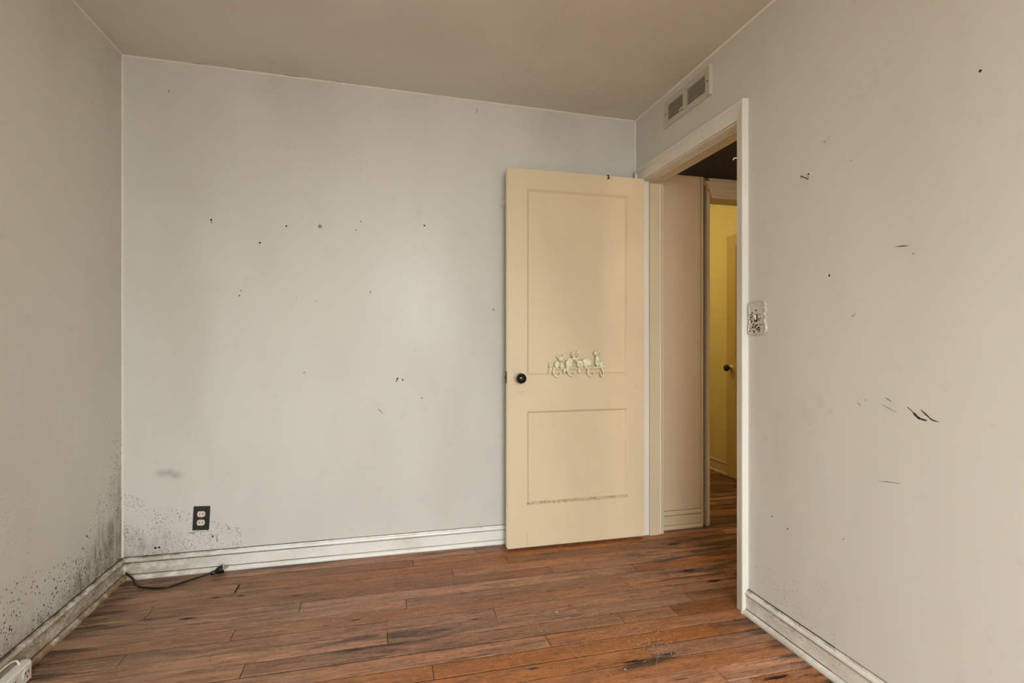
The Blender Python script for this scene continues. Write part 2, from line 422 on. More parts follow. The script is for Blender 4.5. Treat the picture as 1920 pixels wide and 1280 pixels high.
# left wall with its window opening (behind the camera's field of view)
bm = bmesh.new(); zt = ceil_z(XL); t = 0.14
box(bm, XL - t, XL, LW[1], YB + t, -0.02, zt); box(bm, XL - t, XL, YR - t, LW[0], -0.02, zt)
box(bm, XL - t, XL, LW[0], LW[1], -0.02, LW[2]); box(bm, XL - t, XL, LW[0], LW[1], LW[3], zt)
tag(obj('wall_left', bm, 'wall_left'), kind='structure')
bm = bmesh.new()
poly_prism(bm, [(XL, YB, -0.02), (XR, YB, -0.02), (XR, YB, ceil_z(XR)), (XL, YB, ceil_z(XL))], (0, WT, 0))
tag(obj('wall_back', bm, 'wall_back'), kind='structure')
bm = bmesh.new(); zr = ceil_z(XR)
box(bm, XR, HX, YR, J1 - .012, -0.02, zr); box(bm, XR, HX, J2 + .012, YB + WT, -0.02, zr); box(bm, XR, HX, J1 - .012, J2 + .012, JH + .012, zr)
tag(obj('wall_right', bm, 'wall_right'), kind='structure')
bm = bmesh.new()
box(bm, XL, RW[0], YR - t, YR, -0.02, 2.40); box(bm, RW[1], XR, YR - t, YR, -0.02, 2.40); box(bm, RW[0], RW[1], YR - t, YR, -0.02, RW[2]); box(bm, RW[0], RW[1], YR - t, YR, RW[3], 2.40)
box(bm, XL, XR, YR - t, YR, 2.40, 2.46)
tag(obj('wall_rear', bm, 'wall'), kind='structure')

# ---- windows behind the camera (they are what lights the room)
def window(name, to):
    root = tag(empty(name), kind='structure')
    def part(nm, mat, u0, u1, d0, d1, z0, z1): obj(nm, B(*to(u0, u1, d0, d1), z0, z1), mat, root)
    return root, part
for name, (u0, u1, z0, z1), to in (('window_1', LW, lambda a, b, c, d: (XL + c, XL + d, a, b)), ('window_2', RW, lambda a, b, c, d: (a, b, YR + c, YR + d))):
    root, part = window(name, to)
    for a, b in ((u0 - .08, u0), (u1, u1 + .08)): part('casing', 'frame', a, b, 0.0, 0.02, z0 - .02, z1 + .08)
    part('casing', 'frame', u0, u1, 0.0, 0.02, z1, z1 + .08); part('sill', 'frame', u0 - .1, u1 + .1, 0.0, 0.06, z0 - .045, z0 - .02)
    part('stool', 'frame', u0, u1, -0.12, 0.0, z0 - .02, z0 + .004)
    for a, b in ((u0, u0 + .045), (u1 - .045, u1)): part('sash_stile', 'frame', a, b, -.09, -.055, z0, z1)
    zm = (z0 + z1) / 2
    for a, b in ((z0 + .004, z0 + .055), (zm - .02, zm + .02), (z1 - .045, z1)): part('sash_rail', 'frame', u0 + .045, u1 - .045, -.09, -.055, a, b)
    for a, b in ((z0 + .055, zm - .02), (zm + .02, z1 - .045)): part('pane', 'glass', u0 + .045, u1 - .045, -.075, -.071, a, b)

# ---- painted beads in the corners
def bead(name, f0, f1, s=0.006):
    bm = bmesh.new(); prof = [(0, 0), (s, 0), (s * .62, s * .62), (0, s)]
    sweep(bm, prof, f0, f1); tag(obj(name, bm, 'bead'), kind='structure')
e = 0.0004
bead('trim_1', lambda d, z: (XL, YB - d, ceil_z(XL) - z), lambda d, z: (XR, YB - d, ceil_z(XR) - z))
bead('trim_2', lambda d, z: (XL + d, YR, ceil_z(XL) - z), lambda d, z: (XL + d, YB - .006, ceil_z(XL) - z), 0.0045)
bead('trim_3', lambda d, z: (XR - d, YR, ceil_z(XR) - z), lambda d, z: (XR - d, YB - .006, ceil_z(XR) - z))
bead('trim_4', lambda d, z: (XL + d, YB - z, .10), lambda d, z: (XL + d, YB - z, ceil_z(XL) - .006), 0.0065)
bead('trim_5', lambda d, z: (XR - d, YB - z, 2.10), lambda d, z: (XR - d, YB - z, ceil_z(XR) - .006), 0.006)

# ---- skirting boards: board, cap moulding and shoe moulding
BOARD = [(0, 0), (.012, 0), (.012, .0705), (.010, .0725), (0, .0725)]
CAP = [(0, .0765), (.0125, .0765), (.0165, .0790), (.0180, .0840), (.0160, .0900), (.0105, .0945), (.0090, .0985), (0, .0990)]
SHOE = [(.0125, 0), (.026, 0), (.0268, .007), (.0250, .014), (.0215, .0185), (.0165, .0205), (.0125, .0205)]
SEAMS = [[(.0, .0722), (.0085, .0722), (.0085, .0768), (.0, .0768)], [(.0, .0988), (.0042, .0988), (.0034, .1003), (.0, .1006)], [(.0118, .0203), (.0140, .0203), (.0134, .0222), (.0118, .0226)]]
M['seam'] = plain('seam_brown', srgb(66, 54, 40), 0.9, var=.15); M['seam_pale'] = plain('seam_tan', srgb(140, 128, 110), 0.9)
def skirting(name, f0, f1, mat='trim', seams=((0.0, 1.0, 'seam_pale'),)):
    root = tag(obj(name, sweep(bmesh.new(), BOARD, f0, f1), mat), kind='structure')
    obj('cap_moulding', sweep(bmesh.new(), CAP, f0, f1), mat, root); obj('shoe_moulding', sweep(bmesh.new(), SHOE, f0, f1), mat, root)
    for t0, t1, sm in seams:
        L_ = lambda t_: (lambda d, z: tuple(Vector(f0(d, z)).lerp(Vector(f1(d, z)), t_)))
        for pr in SEAMS: obj('seam_strip', sweep(bmesh.new(), pr, L_(t0), L_(t1)), sm, root)  # dark and pale strips set into the groove and the joints
    return root
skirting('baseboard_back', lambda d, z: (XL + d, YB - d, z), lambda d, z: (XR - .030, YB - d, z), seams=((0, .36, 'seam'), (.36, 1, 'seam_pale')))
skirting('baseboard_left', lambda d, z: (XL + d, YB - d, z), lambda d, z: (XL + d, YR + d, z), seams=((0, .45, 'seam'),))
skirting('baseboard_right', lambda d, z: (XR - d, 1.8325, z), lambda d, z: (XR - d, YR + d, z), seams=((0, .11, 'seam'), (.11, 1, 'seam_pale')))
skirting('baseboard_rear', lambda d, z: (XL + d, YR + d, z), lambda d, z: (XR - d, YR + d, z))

# ---- mould spots, nail holes, scuffs and scratches: thin marks lying on the surfaces they belong to
M['mould'] = plain('mould_spots', srgb(62, 50, 38), 0.8); M['mould_pale'] = plain('mould_spots_pale', srgb(124, 110, 92), 0.8)
M['hole'] = plain('hole_dark', srgb(38, 31, 25), 0.9); M['scuff'] = plain('scuff_black', srgb(74, 66, 58), 0.7); M['scratch'] = plain('scratch_pale', srgb(176, 146, 120), 0.6)
def spot(bm, P, u, v, r, stretch=1.3):
    k = 7; a0 = random.random() * 6
    vv = [bm.verts.new(P(u + r * math.cos(a0 + i * 2 * PI / k) * random.uniform(.6, 1.1), v + stretch * r * math.sin(a0 + i * 2 * PI / k) * random.uniform(.6, 1.1))) for i in range(k)]
    bm.faces.new(vv)
def stroke(bm, P, pts, wd):
    """a tapered hand-drawn line through (u, v) points"""
    sp = smooth_path([(a, b, 0) for a, b in pts], 4); n_ = len(sp); L, Rr = [], []
    for i, q in enumerate(sp):
        t_ = (sp[min(i + 1, n_ - 1)] - sp[max(i - 1, 0)]).normalized(); nn = Vector((-t_.y, t_.x, 0)); w_ = wd * (.25 + .75 * math.sin(PI * (i + .5) / n_)) * random.uniform(.6, 1.2) / 2
        L.append(bm.verts.new(P(*(q + nn * w_)[:2]))); Rr.append(bm.verts.new(P(*(q - nn * w_)[:2])))
    for i in range(n_ - 1): bm.faces.new((L[i], L[i + 1], Rr[i + 1], Rr[i]))
W = {o.name: o for o in C.objects}
PL = lambda y, z: (XL + .0003, y, z); PBk = lambda x, z: (x, YB - .0003, z); PR = lambda y, z: (XR - .0003, y, z); PF = lambda x, y: (x, y, .0003)
env = [(0, .70), (.05, .66), (.14, .50), (.25, .36), (.40, .26), (.56, .27), (.70, .31), (.85, .30), (1.2, .22)]
def lim_left(dy):
    for (a0, z0), (a1, z1) in zip(env, env[1:]):
        if dy <= a1: return z0 + (z1 - z0) * (dy - a0) / (a1 - a0)
    return .2
bd, bp = bmesh.new(), bmesh.new()
for i in range(2600):
    dy = random.random() ** 1.25 * 1.15; L_ = lim_left(dy); z = .10 + (L_ - .10) * random.random() ** 1.35 * 1.08
    if random.random() < .35: z = .10 + abs(random.gauss(0, .05))
    cl = math.sin(dy * 19 + 1.3) * math.sin(z * 23 + dy * 11)
    if cl < random.uniform(-1.0, .45) or z < .103: continue
    r_ = random.choice([.0010, .0013, .0016, .0016, .0022, .0030]) * (1.0 if z > .16 else .85)
    dark_ = random.random() < .52
    spot(bd if dark_ else bp, PL, YB - dy - .004, z, r_, 1.5)
for i in range(60): spot(bd, PL, YB - random.random() ** 1.5 * .12 - .004, random.uniform(.3, .75), random.choice([.0012, .002, .0026]), 1.5)
for i in range(90): spot(bp, PL, YB - random.uniform(.62, .85), abs(random.gauss(.40, .09)) + .1, random.uniform(.0008, .0016), 1.6)
for q in ((2.30, .19), (2.29, .165), (2.43, .235), (2.48, .27), (2.06, .165), (2.05, .172), (2.51, .31)): spot(bd, PL, q[0], q[1], .0045, 1.5)
tag(obj('mould_spots', bd, 'mould', W['wall_left']), kind='stuff'); tag(obj('mould_spots', bp, 'mould_pale', W['wall_left']), kind='stuff')
bd, bp = bmesh.new(), bmesh.new()
for i in range(1500):
    dx = random.random() ** 1.2 * .50; z = .102 + random.random() ** 1.1 * (.30 - dx * .42)
    cl = math.sin(dx * 31 + .6) * math.sin(z * 37 + dx * 13)
    if cl < random.uniform(-1, .5): continue
    spot(bd if random.random() < .13 else bp, PBk, XL + .008 + dx, z, random.choice([.0008, .0011, .0014, .0019, .0026]), 1.0)
for i in range(26): spot(bp, PBk, XL + random.uniform(.01, .5), random.uniform(.35, .6), random.uniform(.0008, .0018), 1)
tag(obj('mould_spots', bd, 'mould', W['wall_back']), kind='stuff'); tag(obj('mould_spots', bp, 'mould_pale', W['wall_back']), kind='stuff')
for a_, b_, r_ in [(-0.807, 1.705, .0060), (-0.806, 1.694, .003), (-0.466, 1.693, .0050), (-0.589, 1.604, .0058), (-0.130, 1.691, .0032), (-0.108, 1.737, .0032),
                 (0.220, 1.733, .0055), (-0.060, 1.374, .003), (-0.060, 1.366, .003), (-0.681, 1.340, .004), (-0.675, 1.364, .003), (0.078, 0.917, .0062), (0.074, .905, .0045), (0.106, 0.911, .0052),
                 (0.206, 0.812, .004), (0.596, 1.291, .004), (-0.42, 1.335, .0025), (-0.80, .165, .006), (-0.325, 1.316, .0025), (-0.99, 2.31, .003), (-1.03, .133, .006), (-1.045, .132, .006)]:
    bm = bmesh.new(); spot(bm, PBk, a_, b_, r_, 1.1); obj('nail_hole', bm, 'hole', W['wall_back'])
for a_, b_, r_ in ((1.435, 1.334, .005), (.981, 1.79, .004), (1.455, 1.79, .0025), (1.15, 1.36, .002), (1.62, .42, .0035), (1.70, .44, .0035), (1.35, 1.69, .002), (1.38, .47, .0022), (1.30, .93, .002)):
    bm = bmesh.new(); spot(bm, PR, a_, b_, r_, 1.1); obj('nail_hole', bm, 'hole', W['wall_right'])
bm = bmesh.new()
for pts, wd in (([(-.388, .953), (-.376, .960)], .004), ([(-.020, .760), (-.006, .748), (.006, .735)], .004), ([(.503, 2.39), (.506, 2.375), (.5, 2.36)], .003), ([(-.78, .13), (-.782, .150), (-.779, .178)], .003), ([(-.86, .198), (-.885, .190), (-.91, .192)], .004)):
    stroke(bm, PBk, pts, wd)
tag(obj('scuff_marks', bm, 'mould_pale', W['wall_back']), kind='stuff')
bm = bmesh.new()
for pts, wd in (([(1.168, .925), (1.150, .912), (1.138, .904)], .004), ([(1.152, .910), (1.135, .898), (1.112, .894)], .007), ([(1.146, .904), (1.125, .896)], .004), ([(1.129, .922), (1.112, .908), (1.098, .898), (1.080, .895)], .005),
                ([(1.205, 1.389), (1.185, 1.387), (1.162, 1.385)], .0035), ([(1.215, .935), (1.235, .945)], .002), ([(1.33, .92), (1.315, .91)], .002), ([(1.26, .69), (1.22, .697), (1.19, .70)], .002), ([(1.35, 1.19), (1.335, 1.20)], .0025), ([(1.25, .925), (1.20, .905)], .0015)):
    stroke(bm, PR, pts, wd)
tag(obj('scuff_marks', bm, 'scuff', W['wall_right']), kind='stuff')
bm = bmesh.new()
for i in range(330): spot(bm, PR, random.gauss(1.64, .10), .108 + abs(random.gauss(.05, .055)), random.choice([.0007, .0009, .0012, .0016]), 1.2) if random.random() < .45 else None
tag(obj('mould_spots', bm, 'mould_pale', W['wall_right']), kind='stuff')
bd = bmesh.new()
for i in range(420):
    z = random.choice([random.uniform(.024, .072), random.uniform(.06, .073)]); spot(bd, lambda y, z_: (XL + .0123, y, z_), YB - .03 - random.random() * 1.1, z, random.uniform(.0007, .0022), 1.0)
tag(obj('mould_spots', bd, 'mould', W['baseboard_left']), kind='stuff')
bd = bmesh.new()
for i in range(150): spot(bd, lambda x, z_: (x, YB - .0123, z_), XL + .03 + random.random() ** 1.5 * 1.0, random.uniform(.024, .073), random.uniform(.0006, .0018), .8)
for i in range(30): spot(bd, lambda x, z_: (x, YB - .0123, z_), random.uniform(-.4, .62), random.uniform(.024, .073), random.uniform(.0006, .0016), .8)
tag(obj('mould_spots', bd, 'mould', W['baseboard_back']), kind='stuff')
bd = bmesh.new()
for i in range(120): spot(bd, lambda y, z_: (XR - .0123, y, z_), random.gauss(1.60, .14), random.choice([random.uniform(.024, .072), random.uniform(.055, .073)]), random.uniform(.0007, .0018), 1.0)
tag(obj('mould_spots', bd, 'mould', W['baseboard_right']), kind='stuff')
# scratches worn into the boards
bm = bmesh.new()
for a_, b_, wd in (((.33, 2.28), (.30, 2.42), .0022), ((-.16, 2.40), (-.13, 2.22), .002), ((.62, 2.06), (1.33, 2.18), .003), ((.80, 1.94), (1.10, 2.03), .0025), ((.60, 1.98), (.72, 1.55), .002),
             ((.86, 1.78), (1.13, 1.92), .0026), ((.40, 1.95), (1.25, 1.96), .002), ((1.10, 2.02), (1.18, 1.88), .0024), ((.45, 2.12), (1.05, 2.16), .002), ((.30, 2.33), (.36, 2.13), .002)):
    m_ = ((a_[0] + b_[0]) / 2 + random.uniform(-.01, .01), (a_[1] + b_[1]) / 2 + random.uniform(-.006, .006)); stroke(bm, PF, [a_, m_, b_], wd)
for i in range(190):
    x, y = random.gauss(.75, .42), random.uniform(1.35, 2.55)
    if not (XL + .1 < x < XR - .05): continue
    an_ = random.gauss(.25, .35) if random.random() < .7 else random.uniform(0, PI); l_ = random.uniform(.02, .16)
    dx, dy = math.cos(an_) * l_ / 2, math.sin(an_) * l_ / 2
    stroke(bm, PF, [(x - dx, y - dy), (x + random.uniform(-.003, .003), y), (x + dx, y + dy)], random.uniform(.0007, .0016))
tag(obj('scratches', bm, 'scratch', floor), kind='stuff')
# dark pits, open grain and gouges along the boards
bm = bmesh.new()
for i in range(420):
    x, y = random.uniform(XL + .05, XR + .25), random.uniform(1.3, 2.77)
    if x > XR - .05 and not (J1 + .03 < y < J2 - .03): continue
    r_ = random.choice([.0008, .0010, .0012, .0016]) ; l_ = r_ * random.choice([1.5, 3, 6, 12, 20])
    k_ = 8; vv = [bm.verts.new((x + l_ * math.cos(t_) * random.uniform(.7, 1.1), y + r_ * math.sin(t_) * random.uniform(.6, 1.2), .0003)) for t_ in [2 * PI * j / k_ for j in range(k_)]]
    bm.faces.new(vv)
for x, y, l_, r_ in ((-.70, 2.505, .022, .006), (-.93, 2.475, .010, .003), (-.76, 2.345, .045, .006), (-.37, 2.44, .03, .004), (.85, 1.652, .05, .006), (.99, 1.662, .03, .005), (.50, 1.70, .025, .004), (1.27, 1.46, .06, .007), (-.60, 2.5, .02, .005), (-.1, 2.17, .03, .004), (.36, 2.06, .04, .004), (1.45, 2.25, .06, .010), (1.50, 2.12, .05, .012), (1.55, 2.56, .06, .010)):
    for j in range(9): stroke(bm, PF, [(x - l_ * random.uniform(.3, 1), y + random.uniform(-1, 1) * r_), (x, y + random.uniform(-1, 1) * r_), (x + l_ * random.uniform(.3, 1), y + random.uniform(-1, 1) * r_)], r_ * .30)
tag(obj('grain_pits', bm, 'hole', floor), kind='stuff')

# ---- bedroom door frame: jambs with rabbet and stop, casings with a raised back band
fr = tag(empty('trim_6', loc=(0, 0, 0)), kind='structure')
xj0, xj1, xs = XR - .001, HX + .001, 1.492
obj('jamb', B(xj0, xj1, J2, J2 + .012, 0, JH + .012), 'frame', fr)
obj('jamb', B(xj0, xj1, J1 - .012, J1, 0, JH + .012), 'frame', fr)
obj('head_jamb', B(xj0, xj1, J1, J2, JH, JH + .012), 'frame', fr)
obj('door_stop', B(xs, 1.556, J2 - .012, J2, 0, JH, bev=.0015), 'hall_trim', fr)
obj('door_stop', B(xs, 1.556, J1, J1 + .012, 0, JH, bev=.0015), 'hall_trim', fr)
obj('door_stop', B(xs, 1.556, J1 + .012, J2 - .012, JH - .012, JH, bev=.0015), 'hall_trim', fr)
# casing profile: (w from the opening edge, thickness)
SIDE = .765      # side casings are narrower than the head
CAS = [(.004, 0), (.004, .014), (.008, .016), (.046, .018), (.050, .0165), (.053, .0185), (.056, .027), (.069, .028), (.0725, .026), (.0725, 0)]
def casing_u(parent, mat, plane, sgn, j1, j2, head, far_limit=None):
    """U-shaped casing on a plane x = plane, facing sgn"""
    P = lambda y, z, d: (plane + sgn * d, y, z)
    obj('side_casing', sweep(bmesh.new(), CAS, lambda q, d: P(j1 - q * SIDE, 0, d), lambda q, d: P(j1 - q * SIDE, head + q, d)), mat, parent)
    obj('side_casing', sweep(bmesh.new(), CAS, lambda q, d: P(j2 + q * SIDE, 0, d), lambda q, d: P(j2 + q * SIDE, head + q, d)), mat, parent)
    obj('head_casing', sweep(bmesh.new(), CAS, lambda q, d: P(j1 - q * SIDE, head + q, d), lambda q, d: P(j2 + q * SIDE, head + q, d)), mat, parent)
casing_u(fr, 'frame', XR, -1, J1, J2, JH)
casing_u(fr, 'hall_trim', HX, 1, J1, J2 - .008, JH)

# ---- hall beyond the door, with a dropped ceiling coloured dark for its shade
HB = 2.784                                   # hall end wall
D1, D2, DH = 1.945, 2.72, 1.985              # doorway in the hall end wall
bm = bmesh.new()
box(bm, HX, 1.8855, HB, HB + .11, -0.02, 2.46); box(bm, 1.8855, D1 - .012, HB + .035, HB + .11, -0.02, 2.46)
box(bm, D2 + .012, 3.0, HB, HB + .11, -0.02, 2.46); box(bm, D1 - .012, D2 + .012, HB, HB + .11, DH + .012, 2.46); box(bm, 1.8855, D1 - .012, HB, HB + .035, DH + .16, 2.46)
tag(obj('wall_hall_end', bm, 'hall'), kind='structure')
tag(obj('wall_hall_side', B(2.80, 2.91, -0.3, HB, -0.02, 2.46), 'hall'), kind='structure')
tag(obj('wall_hall_near', B(HX, 2.80, -0.41, -0.3, -0.02, 2.46), 'hall'), kind='structure')
tag(obj('ceiling_hall', B(HX, 2.80, -0.3, HB, HALL_C, HALL_C + .05), 'shade_ceiling'), kind='structure')
skirting('baseboard_hall', lambda d, z: (HX + .0225, HB - d, z * 1.05), lambda d, z: (1.8715, HB - d, z * 1.05), 'hall_trim')
bm = B(HX + .002, 1.8715, HB - .006, HB, HALL_C - .010, HALL_C); tag(obj('trim_7', bm, 'hall_trim'), kind='structure')
f2 = tag(empty('trim_8'), kind='structure')
obj('corner_bead', B(1.872, 1.8875, HB - .010, HB + .036, 0, HALL_C, bev=.003), 'hall_trim', f2); obj('jamb', B(D1 - .014, D1, HB + .036, HB + .111, 0, DH + .012), 'hall_trim', f2); obj('jamb', B(D2, D2 + .012, HB - .001, HB + .111, 0, DH + .012), 'hall_trim', f2)
obj('head_jamb', B(D1, D2, HB - .001, HB + .111, DH, DH + .012), 'hall_trim', f2)
P2 = lambda x, z, d: (x, HB - d, z)
CAS2 = [(.015 + a * .36 if a > .01 else .015, b * .8) for a, b in CAS]; CAS2[0] = (.015, -.036); CAS2[-1] = (CAS2[-1][0], -.036)
obj('side_casing', sweep(bmesh.new(), CAS2, lambda q, d: P2(D1 - q, 0, d), lambda q, d: P2(D1 - q, DH + .10, d)), 'hall_trim', f2)
obj('side_casing', sweep(bmesh.new(), CAS2, lambda q, d: P2(D2 + q, 0, max(d, 0)), lambda q, d: P2(D2 + q, DH + q * 1.5, max(d, 0))), 'hall_trim', f2)
HEAD2 = [(0, 0), (0, .012), (.014, .013), (.018, .018), (.034, .019), (.038, .024), (.058, .026), (.064, .034), (.092, .036), (.092, 0)]
obj('head_casing', sweep(bmesh.new(), HEAD2, lambda q, d: P2(D1 - q * .64, DH + q, d), lambda q, d: P2(D2 + q * .64, DH + q, d)), 'hall_trim', f2)
tag(obj('threshold', sweep(bmesh.new(), [(0, 0), (.012, .008), (.070, .008), (.082, 0)], lambda d, z: (D1, 2.915 + d, z), lambda d, z: (D2, 2.915 + d, z)), plain('threshold_oak', srgb(150, 104, 64), 0.45)), 'pale oak threshold strip on the floor of the hall doorway', 'threshold')

# ---- yellow room beyond
YX = 2.805
tag(obj('wall_yellow_room_side', B(YX, YX + .1, HB + .11, 5.3, -0.02, 2.46), 'yellow'), kind='structure')
tag(obj('wall_yellow_room_end', B(1.2, YX, 5.2, 5.3, -0.02, 2.46), 'yellow'), kind='structure')
tag(obj('wall_yellow_room_left', B(1.1, 1.2, HB + .11, 5.3, -0.02, 2.46), 'yellow'), kind='structure')
tag(obj('ceiling_yellow_room', B(1.1, 2.9, HB + .11, 5.3, 2.36, 2.42), 'ceiling'), kind='structure')
for nm, (za, zb, d) in (('trim_9', (2.300, 2.312, .012)), ('trim_10', (2.332, 2.36, .026))):
    tag(obj(nm, sweep(bmesh.new(), [(0, za), (d * .6, za), (d, (za + zb) / 2), (d, zb), (0, zb)], lambda q, z: (YX - q, HB + .12, z), lambda q, z: (YX - q, 5.2, z)), 'yellow'), kind='structure')
skirting('baseboard_yellow_room', lambda d, z: (YX - d, 5.2, z * 1.15), lambda d, z: (YX - d, HB + .12, z * 1.15), 'hall_trim')

# ================================================================== DOORS
def door_leaf(name, W, H, T, mat, panels, place, knob_u, knob_z, bevw=.0150, rec=.0140):
    """leaf in local (u across, d depth from the visible face, z up); place maps to world"""
    root = tag(empty(name), kind='structure')
    us = panels[0][0], panels[0][1]
    def pb(nm, u0, u1, z0, z1, d0=0.0, d1=T):
        bm = bmesh.new(); v = {}
        pts = [place(u, d, z) for u in (u0, u1) for d in (d0, d1) for z in (z0, z1)]
        vv = [bm.verts.new(p) for p in pts]
        for q in ((0, 1, 3, 2), (4, 6, 7, 5), (0, 4, 5, 1), (2, 3, 7, 6), (0, 2, 6, 4), (1, 5, 7, 3)): bm.faces.new([vv[i] for i in q])
        return bm
    def stile(u0, u1, outer):
        bm = pb('stile', u0, u1, 0, H)
        ed = [e_ for e_ in bm.edges if all((Vector(place(outer, 0, 0)) - Vector((v.co.x, v.co.y, Vector(place(outer, 0, 0)).z))).length < T + .001 for v in e_.verts)]
        bmesh.ops.bevel(bm, geom=ed, offset=.003, segments=3, affect='EDGES')
        return obj('stile', bm, mat, root)
    stile(0, us[0], 0); stile(us[1], W, W)
    zs = [0] + [z for p in panels for z in (p[2], p[3])] + [H]
    for i in range(0, len(zs), 2): obj('rail', pb('rail', us[0], us[1], zs[i], zs[i + 1]), mat, root)
    for (u0, u1, z0, z1) in panels:
        p_ = obj('panel', pb('panel', u0, u1, z0, z1, rec, T - rec), mat, root)
        bm = bmesh.new()
        for d_face, d_in in ((0.0, rec), (T, T - rec)):
            O = [(u0, z0), (u1, z0), (u1, z1), (u0, z1)]; I = [(u0 + bevw, z0 + bevw), (u1 - bevw, z0 + bevw), (u1 - bevw, z1 - bevw), (u0 + bevw, z1 - bevw)]
            sg = 1 if d_in > d_face else -1
            loops = []
            for ins, dep in ((0, rec), (0, .0014), (.0020, .0020), (.0125, .0112), (.0126, rec)):
                loops.append([bm.verts.new(place(a + ins * (1 if i_ in (0, 3) else -1), d_face + sg * dep, b + ins * (1 if i_ in (0, 1) else -1))) for i_, (a, b) in enumerate(O)])
            for l0, l1 in zip(loops, loops[1:] + loops[:1]):
                for k_ in range(4):
                    n_ = (k_ + 1) % 4; bm.faces.new((l0[k_], l0[n_], l1[n_], l1[k_]))
        obj('panel_moulding', bm, mat, p_)
    c = Vector(place(knob_u, 0, knob_z)); n = (Vector(place(knob_u, -1, knob_z)) - c).normalized()
    kn = obj('knob', lathe(bmesh.new(), [(.009, .004), (.009, .022), (.014, .026), (.0235, .034), (.0275, .045), (.0255, .055), (.018, .062), (.008, .065), (0, .0655)], c, n, 28), 'blackknob', root, True)
    tag(kn, 'glossy black round door knob')
    obj('rosette', lathe(bmesh.new(), [(.029, 0), (.029, .002), (.024, .005), (.011, .007), (.010, .010)], c, n, 28), 'brassy', kn, True)
    return root
DX0, DX1, DY, DZ0, DHT = 0.643, 1.443, 2.680, 0.014, 2.021
dl = door_leaf('door_1', DX1 - DX0, DHT, 0.035, 'door', [(.109, .700, .224, .727), (.109, .700, .918, 1.920)],
               lambda u, d, z: (DX0 + u, DY + d, DZ0 + z), .066, .906)
tag(dl, 'open cream two-panel wooden door with a black knob')
obj('edge_strip', B(DX0 - .0006, DX0 + .0005, DY + .0015, DY + .0335, DZ0 + .004, DZ0 + DHT - .002), 'bead', dl)
lp = obj('latch_plate', B(DX0 - .0018, DX0 + .001, DY + .006, DY + .029, .890, .955), 'darksteel', dl)
obj('latch_bolt', poly_prism(bmesh.new(), [(DX0 - .001, DY + .010, .915), (DX0 - .001, DY + .026, .915), (DX0 - .010, DY + .012, .915), (DX0 - .010, DY + .010, .915)], (0, 0, .016)), 'black', lp)
for z in (.22, 1.06, 1.82):
    h = obj('hinge', B(DX1, DX1 + .0025, DY + .002, DY + .034, z, z + .09), 'frame', dl)
    obj('hinge_pin', lathe(bmesh.new(), [(.005, 0), (.005, .094), (.003, .098)], (DX1 + .004, DY + .0375, z - .002), (0, 0, 1), 12), 'frame', h, True)
M['door2'] = cream_paint('far_door_paint', srgb(206, 178, 112), False)
d2 = door_leaf('door_2', .77, 1.965, 0.035, 'door2', [(.11, .66, .23, .78), (.11, .66, .92, 1.87)], lambda u, d, z: (2.755 + d, 3.735 - u, .012 + z), .065, .890)
tag(d2, 'yellowish door with a black knob standing open in the room beyond the hall')

# ================================================================== THINGS
# ---- animal hook rack screwed to the door
RC = (1.0375, .993); KX, KZ = .2424e-3, .2275e-3
def R(u, v, d=0.0): return (RC[0] + (u - 945) * KX, DY - d, RC[1] - (v - 530) * KZ)
rk = tag(empty('hook_rack', loc=(0, 0, 0)), 'cream cast-metal hook rack of five cats on the open door', 'hook rack')
def figure(name, blobs, tubes=(), label=None, eyes=()):
    bm = bmesh.new()
    for (u, v, ru, rv, d, rd, rot) in blobs: ellipsoid(bm, R(u, v, d), (ru * KX, rd, rv * KZ), math.radians(rot))
    o = obj(name, bm, 'rack', rk)
    mo = o.modifiers.new('fuse', 'REMESH'); mo.mode = 'VOXEL'; mo.voxel_size = 0.0010; mo.use_smooth_shade = True
    if label: o['label'] = label
    for (u, v, r_, d) in eyes:
        obj('eye', ellipsoid(bmesh.new(), R(u, v, d), (r_ * KX, .0016, r_ * KZ), 0, 10), 'black', o, True)
    return o
figure('cat', [(310, 575, 52, 52, .010, .010, 0), (305, 680, 48, 75, .008, .009, 8), (275, 760, 22, 32, .006, .006, 20), (278, 525, 16, 28, .010, .004, -30), (348, 530, 15, 28, .010, .004, 25), (310, 596, 16, 10, .019, .004, 0)], label='small kitten climbing at the left end', eyes=[(292, 572, 7, .0195), (330, 576, 7, .0195)])
figure('cat', [(455, 545, 68, 95, .009, .011, 0), (440, 585, 42, 48, .017, .006, 0), (560, 560, 40, 90, .010, .010, 0), (535, 620, 22, 40, .016, .006, 0), (590, 620, 22, 40, .016, .006, 0), (553, 412, 74, 66, .015, .013, 0),
               (474, 368, 26, 58, .014, .006, -58), (612, 340, 24, 52, .014, .006, 15), (560, 442, 24, 16, .0265, .005, 0), (480, 645, 70, 18, .008, .008, 0)], label='sitting kitten with large pointed ears', eyes=[(530, 408, 9, .0275), (586, 406, 9, .0275)])
figure('cat', [(750, 515, 98, 118, .011, .014, 0), (700, 600, 50, 48, .012, .010, 0), (838, 320, 60, 66, .014, .012, 10), (815, 255, 18, 30, .013, .005, -15), (900, 285, 26, 40, .015, .007, 20), (825, 352, 24, 18, .024, .006, 0), (845, 400, 50, 50, .011, .010, 0), (920, 415, 30, 72, .014, .009, 28),
               (955, 248, 36, 38, .012, .008, 0), (820, 635, 62, 22, .010, .010, 0)], label='round cat turning its head with a paw raised', eyes=[(812, 312, 10, .0255), (858, 302, 10, .0255)])
